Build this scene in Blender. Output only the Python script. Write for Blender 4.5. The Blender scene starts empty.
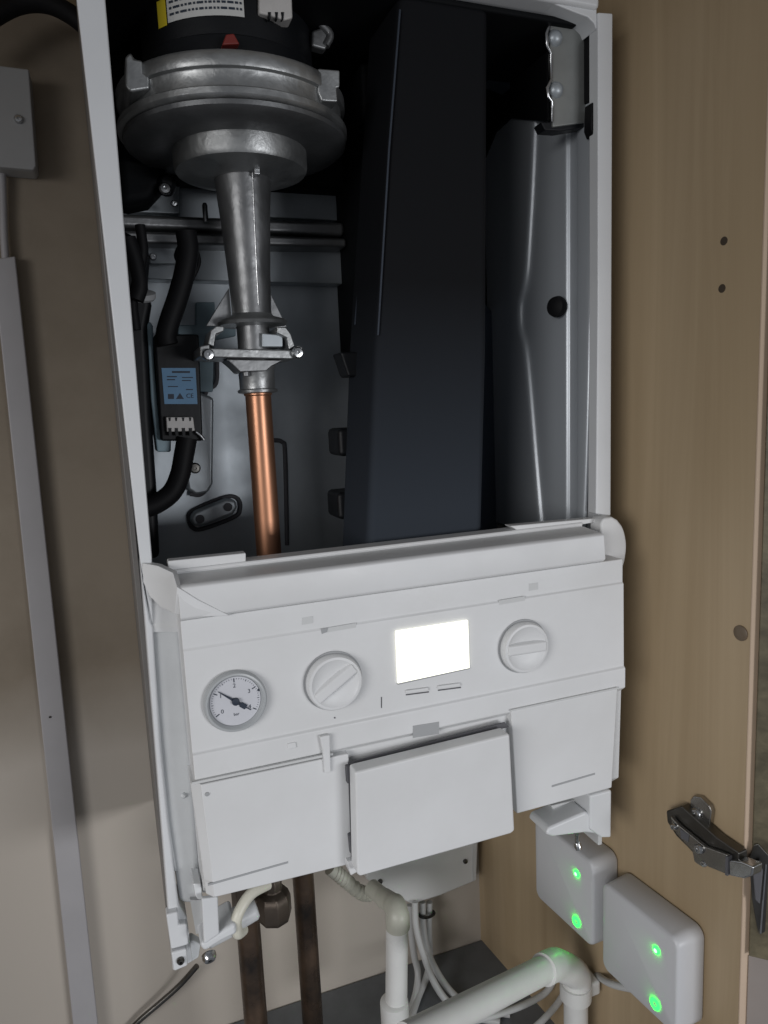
import bpy, bmesh, math, random
from mathutils import Vector, Matrix, Euler, noise
random.seed(7)
S = bpy.context.scene
COL = S.collection
R = math.radians

# ------------------------------------------------------------------ camera
F = 720.0
CAM = Vector((-.2038, -.5146, .4130))
yaw, pitch, roll = -.3542, -.14712, .04502
def _rot():
    cy, sy, cp, sp, cr, sr = math.cos(yaw), math.sin(yaw), math.cos(pitch), math.sin(pitch), math.cos(roll), math.sin(roll)
    R0 = Matrix(((1,0,0),(0,0,-1),(0,1,0)))
    Rz = Matrix(((cy,sy,0),(-sy,cy,0),(0,0,1)))
    Rx = Matrix(((1,0,0),(0,cp,sp),(0,-sp,cp)))
    Rr = Matrix(((cr,sr,0),(-sr,cr,0),(0,0,1)))
    return Rr @ Rx @ R0 @ Rz
W2C = _rot()
C2W = W2C.transposed()
cam = bpy.data.objects.new('camera', bpy.data.cameras.new('camera'))
COL.objects.link(cam)
cd = cam.data
cd.sensor_fit = 'VERTICAL'; cd.sensor_height = 24; cd.lens = 24*F/1024
cd.clip_start = .01; cd.clip_end = 100
M3 = C2W @ Matrix(((1,0,0),(0,-1,0),(0,0,-1)))
cam.matrix_world = Matrix.Translation(CAM) @ M3.to_4x4()
S.camera = cam

def ray(px, py): return C2W @ Vector(((px-384)/F, (py-512)/F, 1))
def P(px, py, Y):                      # measured point on the vertical plane y = Y
    d = ray(px, py); return CAM + d*((Y-CAM.y)/d.y)
def LX(px, py, X):                     # ... on the vertical plane x = X
    d = ray(px, py); return CAM + d*((X-CAM.x)/d.x)
def LZ(px, py, Z):
    d = ray(px, py); return CAM + d*((Z-CAM.z)/d.z)

# the cupboard side: a vertical plane slightly splayed from the boiler
WALL_Y = .285
SA = R(5.5)
SC = Vector((.2055, WALL_Y, 0))
SD = Vector((math.sin(SA), -math.cos(SA), 0))       # towards the room
SN = Vector((-math.cos(SA), -math.sin(SA), 0))      # out of the panel, towards the boiler
def side(s, z, off=0): return SC + SD*s + SN*off + Vector((0,0,z))
def PP(px, py, off=0):
    d = ray(px, py); p0 = SC + SN*off
    t = SN.dot(p0-CAM)/SN.dot(d); return CAM + d*t

# ------------------------------------------------------------------ materials
def mat(name, col, rough=.5, metal=0, var=0, vscale=8, bump=0, bscale=60, col2=None, spec=.5, stretch=(1,1,1), coat=0, trans=0, rvar=0):
    m = bpy.data.materials.new(name); m.use_nodes = True
    nt = m.node_tree; N = nt.nodes; L = nt.links
    b = N['Principled BSDF']
    b.inputs['Roughness'].default_value = rough
    b.inputs['Metallic'].default_value = metal
    b.inputs['Specular IOR Level'].default_value = spec
    b.inputs['Coat Weight'].default_value = coat
    b.inputs['Transmission Weight'].default_value = trans
    c = tuple(col)+(1,)
    b.inputs['Base Color'].default_value = c
    tc = N.new('ShaderNodeTexCoord'); mp = N.new('ShaderNodeMapping')
    mp.inputs['Scale'].default_value = stretch
    L.new(tc.outputs['Object'], mp.inputs['Vector'])
    if var or col2:
        n = N.new('ShaderNodeTexNoise'); n.inputs['Scale'].default_value = vscale; n.inputs['Detail'].default_value = 6
        n.inputs['Roughness'].default_value = .6
        L.new(mp.outputs[0], n.inputs['Vector'])
        r = N.new('ShaderNodeValToRGB')
        r.color_ramp.elements[0].position = .3; r.color_ramp.elements[1].position = .7
        c2 = tuple(col2)+(1,) if col2 else tuple(x*(1-var) for x in col)+(1,)
        r.color_ramp.elements[0].color = c2; r.color_ramp.elements[1].color = c
        L.new(n.outputs['Fac'], r.inputs['Fac']); L.new(r.outputs['Color'], b.inputs['Base Color'])
    if rvar:
        n3 = N.new('ShaderNodeTexNoise'); n3.inputs['Scale'].default_value = vscale*1.7; n3.inputs['Detail'].default_value = 5
        L.new(mp.outputs[0], n3.inputs['Vector'])
        mr = N.new('ShaderNodeMapRange'); mr.inputs['From Min'].default_value=.3; mr.inputs['From Max'].default_value=.7
        mr.inputs['To Min'].default_value = max(.05, rough-rvar); mr.inputs['To Max'].default_value = min(1, rough+rvar)
        L.new(n3.outputs['Fac'], mr.inputs['Value']); L.new(mr.outputs[0], b.inputs['Roughness'])
    if bump:
        n2 = N.new('ShaderNodeTexNoise'); n2.inputs['Scale'].default_value = bscale; n2.inputs['Detail'].default_value = 4
        L.new(mp.outputs[0], n2.inputs['Vector'])
        bp = N.new('ShaderNodeBump'); bp.inputs['Strength'].default_value = bump; bp.inputs['Distance'].default_value = .002
        L.new(n2.outputs['Fac'], bp.inputs['Height']); L.new(bp.outputs[0], b.inputs['Normal'])
    return m
def emit(name, col, strength):
    m = mat(name, col, .4); b = m.node_tree.nodes['Principled BSDF']
    b.inputs['Emission Color'].default_value = tuple(col)+(1,); b.inputs['Emission Strength'].default_value = strength
    return m

WHITE = mat('white_plastic', (.74,.75,.755), .38, col2=(.66,.665,.655), vscale=9, bump=.05, bscale=220, rvar=.08)
PANELW = mat('white_panel_plastic', (.735,.745,.755), .42, col2=(.66,.665,.665), vscale=8, bump=.04, bscale=260, rvar=.08)
GLOSSW = mat('clear_white_plastic', (.74,.76,.77), .14, var=.12, vscale=20, bump=.12, bscale=45)
ENAMEL = mat('white_enamel', (.70,.715,.73), .35, var=.08, vscale=9, bump=.03, bscale=150)
CREAM = mat('cream_plastic', (.72,.70,.60), .4, var=.1, vscale=25)
PVC = mat('white_pvc', (.76,.765,.75), .35, var=.10, vscale=18, rvar=.1)
OLDPVC = mat('yellowed_pvc', (.58,.58,.50), .42, var=.18, vscale=30, bump=.1, bscale=90)
GREYPVC = mat('grey_cable_sheath', (.56,.57,.57), .45, var=.1, vscale=30)
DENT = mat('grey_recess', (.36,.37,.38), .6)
SLOT = mat('dark_slot', (.10,.10,.11), .7)
BLACK = mat('black_plastic', (.008,.009,.011), .5, spec=.3, var=.3, vscale=20, bump=.1, bscale=120)
DUCT = mat('black_duct', (.004,.0048,.006), .72, var=.35, vscale=10, bump=.06, bscale=70, spec=.16)
SUMP = mat('dark_casing', (.045,.056,.076), .5, var=.3, vscale=12, bump=.05, bscale=60, spec=.3)
RUBBER = mat('black_rubber', (.007,.007,.008), .6, spec=.2)
GALV = mat('galvanised_sheet', (.46,.50,.53), .40, metal=.5, var=.18, vscale=22, bump=.06, bscale=50, rvar=.1)
LINER = mat('bright_sheet_metal', (.52,.555,.59), .36, metal=.35, var=.12, vscale=9, bump=.03, bscale=24, rvar=.06, stretch=(1,1,.25))
BACKM = mat('back_sheet', (.60,.655,.70), .44, metal=.45, var=.22, vscale=12, bump=.06, bscale=40, rvar=.1)
CAST = mat('cast_aluminium', (.44,.45,.45), .42, metal=.85, var=.28, vscale=30, bump=.25, bscale=140, rvar=.12)
CASTD = mat('dull_cast_aluminium', (.31,.315,.32), .40, metal=.8, var=.3, vscale=25, bump=.2, bscale=120, rvar=.1)
STEEL = mat('polished_steel', (.58,.59,.60), .25, metal=1, var=.2, vscale=60, bump=.1, bscale=200)
COPPER = mat('clean_copper', (.62,.31,.185), .38, metal=.85, var=.22, vscale=12, stretch=(1,1,.25), rvar=.1, bump=.05, bscale=60)
OLDCOP = mat('tarnished_copper', (.15,.10,.068), .33, metal=.6, col2=(.035,.030,.027), vscale=26, bump=.15, bscale=90, rvar=.12)
BRASS = mat('tarnished_brass', (.13,.105,.085), .42, metal=.7, var=.4, vscale=30, bump=.2, bscale=90)
CORRO = mat('pale_corrosion', (.26,.30,.28), .8, var=.4, vscale=90, bump=.4, bscale=200)
BLUEL = mat('blue_label', (.11,.25,.42), .5, var=.15, vscale=40)
BLUEE = mat('pale_blue_edge', (.30,.42,.48), .45, var=.15, vscale=20)
PRINT = mat('dark_print', (.02,.03,.05), .6)
PAPER = mat('white_label', (.62,.62,.60), .55, var=.1, vscale=60)
YELLOW = mat('yellow_label', (.70,.55,.03), .5)
TERMW = mat('white_terminal', (.60,.58,.56), .5, var=.15, vscale=60)
RED = mat('red_plastic', (.18,.02,.015), .5)
DIAL = mat('dial_face', (.60,.61,.65), .45, var=.05, vscale=30)
BEZEL = mat('grey_bezel', (.42,.44,.45), .3)
CHROME = mat('dull_nickel', (.42,.41,.39), .27, metal=1, var=.2, vscale=60)
DARKN = mat('shaded_nickel', (.16,.155,.145), .35, metal=1, var=.25, vscale=50)
WORK = mat('dark_grey_worktop', (.16,.172,.185), .55, var=.25, vscale=30, bump=.1, bscale=150)
RECV = mat('grey_white_case', (.60,.61,.63), .4, var=.04, vscale=18, bump=.05, bscale=300)
LCD = emit('lit_display', (1.0,.99,.84), 1.35)
LED = emit('green_light', (.007,1.0,.022), 15)
GREYB = mat('pale_grey_box', (.36,.365,.37), .45, var=.08, vscale=15, bump=.05, bscale=150)
TRUNK = mat('white_trunking', (.43,.42,.43), .4, var=.12, vscale=9, bump=.06, bscale=60)
TIE = mat('black_nylon', (.012,.012,.012), .4)

def wood(name, a, b, grain=1.0, rough=.5, axis='z', scale=30, streak=14, bump=.03):
    m = bpy.data.materials.new(name); m.use_nodes = True
    nt = m.node_tree; N = nt.nodes; L = nt.links; bs = N['Principled BSDF']
    bs.inputs['Roughness'].default_value = rough
    tc = N.new('ShaderNodeTexCoord'); mp = N.new('ShaderNodeMapping')
    mp.inputs['Scale'].default_value = {'z':(1,1,.045),'y':(1,.06,1)}[axis]
    L.new(tc.outputs['Object'], mp.inputs['Vector'])
    n1 = N.new('ShaderNodeTexNoise'); n1.inputs['Scale'].default_value = scale; n1.inputs['Detail'].default_value = 8; n1.inputs['Roughness'].default_value=.65
    n1.inputs['Distortion'].default_value = .6
    L.new(mp.outputs[0], n1.inputs['Vector'])
    n2 = N.new('ShaderNodeTexNoise'); n2.inputs['Scale'].default_value = streak; n2.inputs['Detail'].default_value = 3
    L.new(mp.outputs[0], n2.inputs['Vector'])
    mx = N.new('ShaderNodeMix'); mx.data_type='FLOAT'; mx.inputs[0].default_value=.5
    L.new(n1.outputs['Fac'], mx.inputs[2]); L.new(n2.outputs['Fac'], mx.inputs[3])
    r = N.new('ShaderNodeValToRGB'); r.color_ramp.elements[0].position=.35; r.color_ramp.elements[1].position=.65
    r.color_ramp.elements[0].color = tuple(a)+(1,); r.color_ramp.elements[1].color = tuple(b)+(1,)
    L.new(mx.outputs[0], r.inputs['Fac']); L.new(r.outputs[0], bs.inputs['Base Color'])
    bp = N.new('ShaderNodeBump'); bp.inputs['Strength'].default_value=bump; bp.inputs['Distance'].default_value=.001
    L.new(n1.outputs['Fac'], bp.inputs['Height']); L.new(bp.outputs[0], bs.inputs['Normal'])
    return m
LAMINATE = wood('maple_laminate', (.345,.255,.152), (.50,.388,.250), rough=.45, scale=26, streak=9)
DOORW = wood('olive_ash_veneer', (.055,.047,.028), (.17,.145,.09), rough=.5, axis='y', scale=95, streak=40)
EDGEW = wood('pale_edge_band', (.52,.40,.29), (.62,.48,.36), rough=.5)
def plaster():
    m = mat('tan_plaster', (.42,.375,.325), .85, bump=.25, bscale=28)
    nt = m.node_tree; N = nt.nodes; L = nt.links; b = N['Principled BSDF']
    tc = N.new('ShaderNodeTexCoord')
    n = N.new('ShaderNodeTexNoise'); n.inputs['Scale'].default_value=5; n.inputs['Detail'].default_value=9; n.inputs['Roughness'].default_value=.62
    L.new(tc.outputs['Object'], n.inputs['Vector'])
    r = N.new('ShaderNodeValToRGB'); e = r.color_ramp.elements
    e[0].position=.32; e[0].color=(.215,.178,.133,1); e[1].position=.60; e[1].color=(.30,.253,.197,1)
    L.new(n.outputs['Fac'], r.inputs['Fac'])
    # lower wall painted paler for light reaching under the boiler, ragged top edge
    sx = N.new('ShaderNodeSeparateXYZ'); L.new(tc.outputs['Object'], sx.inputs[0])
    n2 = N.new('ShaderNodeTexNoise'); n2.inputs['Scale'].default_value=7; n2.inputs['Detail'].default_value=5
    L.new(tc.outputs['Object'], n2.inputs['Vector'])
    ad = N.new('ShaderNodeMath'); ad.operation='MULTIPLY_ADD'; ad.inputs[1].default_value=.09; L.new(n2.outputs['Fac'], ad.inputs[0]); L.new(sx.outputs['Z'], ad.inputs[2])
    mr = N.new('ShaderNodeMapRange'); mr.inputs['From Min'].default_value=.00; mr.inputs['From Max'].default_value=-.10
    L.new(ad.outputs[0], mr.inputs['Value'])
    mx = N.new('ShaderNodeMix'); mx.data_type='RGBA'; mx.inputs[7].default_value=(.49,.445,.39,1)
    L.new(mr.outputs[0], mx.inputs[0]); L.new(r.outputs[0], mx.inputs[6]); L.new(mx.outputs[2], b.inputs['Base Color'])
    return m
PLASTER = plaster()

# ------------------------------------------------------------------ builders
WLOC = {}
def thing(name, label, cat, loc, group=None):
    o = bpy.data.objects.new(name, None); COL.objects.link(o)
    o.empty_display_size = .02; o.location = loc; WLOC[o.name] = Vector(loc)
    o['label'] = label; o['category'] = cat
    if group: o['group'] = group
    return o
def obj(name, bm, m, parent=None, bevel=0, seg=2, smooth=40, kind=None, label=None, cat=None, group=None):
    bmesh.ops.recalc_face_normals(bm, faces=bm.faces[:])
    me = bpy.data.meshes.new(name); 
    vs = [v.co for v in bm.verts]
    c = Vector([(min(v[i] for v in vs)+max(v[i] for v in vs))/2 for i in range(3)])
    for v in bm.verts: v.co -= c
    bm.to_mesh(me); bm.free()
    for ml in (m if isinstance(m, list) else [m]): me.materials.append(ml)
    if smooth:
        for p in me.polygons: p.use_smooth = True
        me.set_sharp_from_angle(angle=R(smooth))
    o = bpy.data.objects.new(name, me); COL.objects.link(o)
    o.location = c; WLOC[o.name] = c.copy()
    if parent:
        o.parent = parent; o.matrix_parent_inverse = Matrix.Translation(-WLOC[parent.name])
    if bevel:
        b = o.modifiers.new('bevel', 'BEVEL'); b.width = bevel; b.segments = seg; b.limit_method = 'ANGLE'; b.angle_limit = R(35)
        b.harden_normals = True
    if kind: o['kind'] = kind
    if label: o['label'] = label
    if cat: o['category'] = cat
    if group: o['group'] = group
    return o
def prism(pts, vec, bm=None):
    bm = bm or bmesh.new(); vec = Vector(vec)
    a = [bm.verts.new(p) for p in pts]; b = [bm.verts.new(Vector(p)+vec) for p in pts]
    bm.faces.new(a); bm.faces.new(b[::-1]); n = len(a)
    for i in range(n): bm.faces.new((a[i], a[(i+1)%n], b[(i+1)%n], b[i]))
    return bm
def slab(px, y, depth, bm=None):
    pts = [P(u,v,y) for u,v in px]
    if .09 < y < .21:                    # inside the casing
        for p in pts: p.x = max(p.x, -.1915)
    return prism(pts, (0,depth,0), bm)
def pslab(px, off, thick, bm=None): return prism([PP(u,v,off) for u,v in px], -SN*thick, bm)
def box(a, b, bm=None):
    (x0,y0,z0),(x1,y1,z1) = a,b
    return prism([(x0,y0,z0),(x1,y0,z0),(x1,y0,z1),(x0,y0,z1)], (0,y1-y0,0), bm)
def spline(pts, n=8):
    pts = [Vector(p) for p in pts]; out = []
    q = [pts[0]*2-pts[1]]+pts+[pts[-1]*2-pts[-2]]
    for i in range(1, len(q)-2):
        p0,p1,p2,p3 = q[i-1:i+3]
        for k in range(n):
            t = k/n
            out.append(.5*((2*p1)+(p2-p0)*t+(2*p0-5*p1+4*p2-p3)*t*t+(3*p1-p0-3*p2+p3)*t**3))
    out.append(pts[-1]); return out
def tube(pts, r, seg=20, bm=None, cap=True):
    bm = bm or bmesh.new(); pts = [Vector(p) for p in pts]; rs = r if isinstance(r, (list,tuple)) else [r]*len(pts)
    T = []
    for i in range(len(pts)):
        t = pts[min(i+1,len(pts)-1)]-pts[max(i-1,0)]
        T.append(t.normalized() if t.length > 1e-9 else T[-1])
    u = T[0].orthogonal().normalized(); rings = []
    for i,p in enumerate(pts):
        u = (u-T[i]*u.dot(T[i])).normalized(); w = T[i].cross(u)
        rings.append([bm.verts.new(p+(u*math.cos(2*math.pi*k/seg)+w*math.sin(2*math.pi*k/seg))*rs[i]) for k in range(seg)])
    for a,b in zip(rings, rings[1:]):
        for k in range(seg): bm.faces.new((a[k],a[(k+1)%seg],b[(k+1)%seg],b[k]))
    if cap: bm.faces.new(rings[0][::-1]); bm.faces.new(rings[-1])
    return bm
def lathe(profile, c, axis=(0,0,1), seg=48, bm=None):    # profile of (radius, distance along axis)
    ax = Vector(axis).normalized(); c = Vector(c)
    bm = bm or bmesh.new(); u = ax.orthogonal().normalized(); w = ax.cross(u); rings = []
    for r,h in profile:
        r = max(r, 1e-5)
        rings.append([bm.verts.new(c+ax*h+(u*math.cos(2*math.pi*k/seg)+w*math.sin(2*math.pi*k/seg))*r) for k in range(seg)])
    for a,b in zip(rings, rings[1:]):
        for k in range(seg): bm.faces.new((a[k],a[(k+1)%seg],b[(k+1)%seg],b[k]))
    bm.faces.new(rings[0][::-1]); bm.faces.new(rings[-1])
    return bm
def screw(name, c, axis, r, m, parent, h=.003, slot=True):
    ax = Vector(axis).normalized()
    s = obj(name, lathe([(r,0),(r,h*.55),(r*.75,h),(r*.30,h*1.05),(r*.28,h*.5),(0,h*.5)], c, ax, 18), m, parent)
    return s
def text_bm(s, size, origin, right, up, extr=.0002, align='CENTER'):
    cu = bpy.data.curves.new('writing', 'FONT'); cu.body = s; cu.size = size; cu.extrude = 0; cu.align_x = align; cu.align_y = 'CENTER'
    cu.resolution_u = 3
    t = bpy.data.objects.new('writing', cu); COL.objects.link(t)
    me = bpy.data.meshes.new_from_object(t.evaluated_get(bpy.context.evaluated_depsgraph_get()))
    bpy.data.objects.remove(t); bpy.data.curves.remove(cu)
    bm = bmesh.new(); bm.from_mesh(me); bpy.data.meshes.remove(me)
    right = Vector(right).normalized(); up = Vector(up).normalized(); nrm = right.cross(up); o = Vector(origin)
    for v in bm.verts: v.co = o+right*v.co.x+up*v.co.y+nrm*extr
    return bm
def join(bm, other):
    m = bpy.data.meshes.new('tmp'); other.to_mesh(m); other.free(); bm.from_mesh(m); bpy.data.meshes.remove(m); return bm
def X(px, py, y): return P(px,py,y).x
def Z(px, py, y): return P(px,py,y).z

# ------------------------------------------------------------------ setting
obj('back_wall', box((-1.6,WALL_Y,-1.2),(2.2,WALL_Y+.1,1.6)), PLASTER, kind='structure')
WT = -.318
obj('worktop', box((-.19,.02,WT-.03),(.262,WALL_Y-.001,WT)), WORK, kind='structure', bevel=.002)

# ------------------------------------------------------------------ boiler
boiler = thing('boiler', 'white wall-hung boiler without its front cover, fan and copper pipe showing above a lit display', 'boiler', (0,.12,0))
def part(name, bm, m, parent=None, **k): return obj(name, bm, m, parent or boiler, **k)
ZT = Z(612,12,0)             # top of the casing

# casing sides
flange = slab([(76,-4),(105,-4),(152,557),(153,626),(140,562)], 0, .004)
part('side_flange', flange, ENAMEL, bevel=.0012)
part('side_casing', box((-.1985,.0205,-.012),(-.1945,.283,.745)), mat('shade_dark_casing', (.20,.19,.18), .5, var=.2, vscale=20), bevel=.0008)  # shade on the left casing painted in as dark metal
part('side_flange', slab([(598,12),(613,13),(611,516),(596,514),(598,300)], 0, .012), ENAMEL, bevel=.0012)
part('side_casing', box((.194,.0125,-.012),(.1985,.262,ZT)), ENAMEL, bevel=.0008)
tz = Z(597,10,0)
part('top_panel', box((-.1960,-.002,tz),(X(600,15,0)-.001,.262,tz+.016)), ENAMEL, bevel=.004, seg=3)
part('top_corner', prism([P(u,v,.0015) for u,v in [(545,0),(597,5),(597,30),(594,23),(588,17),(572,11)]], (0,.02,0)), ENAMEL, bevel=.001)

# back sheet with its rail, plates and pressed details
BY = .205
back = part('back_panel', box((-.192,BY,.25),(.193,BY+.002,tz-.002)), BACKM)
def bslab(px, y, d, m, name='plate', bev=.0012): return part(name, slab(px, y, d), m, back, bevel=bev)
bslab([(118,213),(345,222),(345,236),(118,227)], .168, .036, CASTD, 'cross_rail', .004)
bslab([(118,230),(347,238),(347,247),(118,243)], .160, .044, CASTD, 'cross_rail', .003)
bslab([(146,249),(345,248),(343,284),(146,279)], .185, .019, GALV, 'rail_bracket')
bslab([(262,182),(346,186),(346,221),(262,217)], .190, .014, GALV, 'upper_plate')
bslab([(130,182),(180,184),(180,214),(130,212)], .190, .014, GALV, 'upper_plate')
rb = bslab([(152,240),(185,239),(192,250),(190,264),(150,264),(147,250)], .178, .006, GALV, 'clamp_plate')
screw('screw', P(153,257,.1775), (0,-1,0), .0032, STEEL, back)
bslab([(196,302),(215,302),(215,326),(236,322),(236,336),(214,340),(213,392),(190,392),(190,336),(178,336),(178,325),(196,325)], .196, .008, BLUEE, 'pressed_bracket')
pb = bslab([(186,392),(200,392),(214,398),(213,484),(208,493),(196,495),(188,490),(184,470)], .192, .012, GALV, 'pressed_bracket', .003)
screw('screw', P(195,468,.1918), (0,-1,0), .0052, DARKN, back)
groove = tube(spline([P(u,v,.199) for u,v in [(217,360),(216,383),(206,392),(205,410),(207,480),(201,494),(190,494)]],6), .0022, 10)
part('pressed_groove', groove, SLOT, back)
groove = tube(spline([P(u,v,.2045) for u,v in [(272,440),(282,442),(285,455),(287,545)]],6), .0022, 10)
part('pressed_groove', groove, SLOT, back)
sp = slab([(190,519),(194,512),(226,499),(236,500),(238,508),(233,515),(202,527),(193,526)], .190, .014)
part('slot_plate', sp, GALV, back, bevel=.004, seg=3)
part('slot_rim', tube(spline([P(u,v,.2035) for u,v in [(189,521),(192,511),(226,497),(238,499),(240,509),(234,517),(202,529),(192,527),(189,521)]],5), .0022, 10), SLOT, back)
for u,v in ((200,519),(228,507)):
    part('fixing_hole', lathe([(.0042,0),(.0042,.001),(.0,.001)], P(u,v,.1895), (0,-1,0), 18), SLOT, back)
part('screw_boss', lathe([(.008,0),(.0075,.012),(.004,.016),(0,.016)], P(166,187,.16), (0,-1,0), 20), BLACK, back)
screw('screw', P(165,189,.143), (0,-1,0), .0050, STEEL, back)
screw('screw', P(174,204,.150), (0,-1,0), .0028, STEEL, back)
part('rail_stud', lathe([(.0024,0),(.0024,.014),(.0015,.016),(0,.016)], P(206,222,.164), (0,0,1), 14), STEEL, back)

# black air duct and heat-exchanger casing in the middle
DY = .015
zl = Z(375,352,DY)
dl, dr, dlb, drb = X(400,0,DY), X(490,10,DY), X(375,345,DY), X(488,345,DY)
dz = tz-.0008
def quadprism(x0t,x1t,zt,x0b,x1b,zb,y0,y1,bm):
    return prism([(x0b,y0,zb),(x1b,y0,zb),(x1t,y0,zt),(x0t,y0,zt)], (0,y1-y0,0), bm)
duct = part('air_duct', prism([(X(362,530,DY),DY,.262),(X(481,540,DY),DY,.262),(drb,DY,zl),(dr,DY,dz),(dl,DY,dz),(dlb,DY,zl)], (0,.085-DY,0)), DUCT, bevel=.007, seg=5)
nt = (DM := DUCT.copy()).node_tree; DM.name = 'duct_sheen_ramp'
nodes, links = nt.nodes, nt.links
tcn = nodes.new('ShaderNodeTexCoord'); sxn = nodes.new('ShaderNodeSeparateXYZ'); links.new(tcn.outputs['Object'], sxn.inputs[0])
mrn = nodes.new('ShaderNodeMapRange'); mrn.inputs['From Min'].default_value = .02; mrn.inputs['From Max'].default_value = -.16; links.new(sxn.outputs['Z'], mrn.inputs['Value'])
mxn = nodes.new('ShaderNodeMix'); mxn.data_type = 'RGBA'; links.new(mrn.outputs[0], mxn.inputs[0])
mxn.inputs[6].default_value = (.0045,.005,.0065,1); mxn.inputs[7].default_value = (.030,.037,.048,1)  # bluish sheen of the lower duct painted in as a paler base colour
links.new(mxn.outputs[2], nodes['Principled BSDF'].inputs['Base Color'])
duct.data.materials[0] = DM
part('duct_seam', tube([P(400,10,DY), P(389,150,DY), P(378,335,DY)], .0008, 8), SUMP, duct)
part('duct_seam', tube([P(368,200,.07),P(362,260,.07),P(356,325,.07)], .0016, 8), SUMP, duct)
part('sealing_flange', quadprism(dlb-.014,dlb+.004,zl+.004,dlb-.008,dlb+.004,zl-.016,DY+.045,.084,bmesh.new()), BLACK, duct, bevel=.002)
for u,v in ((347,442),(346,505)):
    c = P(u,v,.085)
    part('clip', box((c.x-.009,c.y-.006,c.z-.012),(c.x+.014,c.y+.03,c.z+.012)), BLACK, duct, bevel=.004)
part('rear_cover', box((drb+.006,.170,.255),(.176,.2045,tz-.012)), DUCT, bevel=.004)
part('lower_cover_plate', prism([(dlb+.03,.102,.255),(.179,.168,.255),(.179,.168,zl+.05),(drb+.02,.135,zl+.10),(dlb+.03,.102,zl-.02)], (0,.003,0)), SUMP)
part('rear_cover', box((dl-.001,.102,.45),(drb+.004,.2045,tz-.012)), DUCT, bevel=.004)
part('dimming_sheet', box((-.19,.014,tz-.006),(.176,.2,tz-.001)), DUCT, bevel=.002)  # black sheets added to darken the top of the interior
part('dimming_sheet', box((-.19,.165,Z(150,176,.165)),(dl+.01,.2,tz-.008)), DUCT, bevel=.006, seg=3)
part('side_cover', prism([LX(u,v,.176) for u,v in [(546,-6),(548,122),(508,118),(494,132),(482,165),(470,-6)]], (.006,0,0)), DUCT, bevel=.002)
part('duct_bracket', prism([P(488,72,.12),P(500,76,.12),P(536,94,.12),P(536,99,.12),P(488,80,.12)], (0,.014,0)), SUMP, duct)

# folded sheet-metal liner on the right-hand side
LXX = .1885
def liner():
    bm = bmesh.new()
    rows = [(84,539,592),(132,537,592),(180,535,592),(230,532,591),(268,530,590),(284,526,590),(293,523,589),(322,523,589),(334,527,588),(350,530,588),(430,536,586),(480,540,584.5),(540,545,582)]
    grid = []
    for py,rx,fx in rows:
        def yz(px, x): p = LX(px,py,x); return p.y, p.z
        line = []
        fy,z = yz(fx, LXX)
        gy1,_ = yz(577,LXX); gy0,_ = yz(567.5,LXX); ry,_ = yz(rx, LXX-.003)
        z = LX(560,py,LXX).z
        line += [Vector((LXX+.003,fy-.001,z)), Vector((LXX,fy,z)), Vector((LXX-.0005,gy1-.0018,z)), Vector((LXX+.0005,gy1-.0006,z)), Vector((LXX+.0030,gy1+.0008,z)),
                 Vector((LXX+.0030,gy0-.0020,z)), Vector((LXX+.0008,gy0-.0006,z)), Vector((LXX-.0008,gy0+.0006,z)), Vector((LXX-.0010,gy0+.0022,z)),
                 Vector((LXX-.0020,(gy0+ry)/2,z)), Vector((LXX-.0022,ry-.007,z)), Vector((LXX-.0028,ry-.0022,z)), Vector((LXX-.0058,ry,z)), Vector((LXX-.0074,ry+.0016,z)), Vector((LXX-.0072,ry+.006,z)),
                 Vector((LXX-.0070,ry+.022,z)), Vector((LXX-.0080,.15,z)), Vector((LXX-.012,.2,z))]
        grid.append([bm.verts.new(p) for p in line])
    for a,b in zip(grid, grid[1:]):
        for i in range(len(a)-1): bm.faces.new((a[i],a[i+1],b[i+1],b[i]))
    return bm
ln = part('side_liner', liner(), LINER, smooth=75)
so = ln.modifiers.new('sheet', 'SOLIDIFY'); so.thickness = .001; so.offset = -1
sm = ln.modifiers.new('round', 'SUBSURF'); sm.levels = 2; sm.render_levels = 2
c = LX(560,307,LXX-.004)
part('rubber_plug', lathe([(.0035,-.001),(.0085,.001),(.0095,.004),(.0085,.008),(.005,.0095),(0,.0098)], c, (-1,-.35,0), 24), RUBBER, ln)
# galvanised bracket with two pressed ears at the top of the liner
BRY = .020
br = part('corner_bracket', slab([(550,9),(570,12),(590,17),(588.5,122),(575,124),(553,127),(550,60)], BRY, .003), mat('zinc_bracket', (.30,.31,.30), .45, metal=.5, var=.2, vscale=30), bevel=.001)
part('folded_lip', tube([P(u,v,BRY-.001) for u,v in [(549,8),(549,26)]]+[P(u,v,BRY-.003) for u,v in [(546,34),(547,46)]]+[P(u,v,BRY-.001) for u,v in [(551,54),(551,80)]]+[P(u,v,BRY-.003) for u,v in [(547,88),(548,97)]]+[P(u,v,BRY-.001) for u,v in [(552,102),(552,122)]], .0015, 10), STEEL, br)
for u,v in ((555,38),(556,90)):
    part('pressed_ear', lathe([(.0065,0),(.005,.003),(.0022,.0045),(0,.0045)], P(u,v,BRY), (0,-1,0), 16), GALV, br)
part('bracket_foot', slab([(541,122),(586,121),(586,127),(560,131),(545,130)], BRY+.002, .012), BLACK, br, bevel=.001)
part('door_seal', slab([(592,102),(599,103),(598,134),(594,136),(591,128)], .006, .01), RUBBER, bevel=.001)
part('door_seal', slab([(590,16),(598,26),(598,30),(594,102),(590,100)], .012, .01), RUBBER, bevel=.001)

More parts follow.
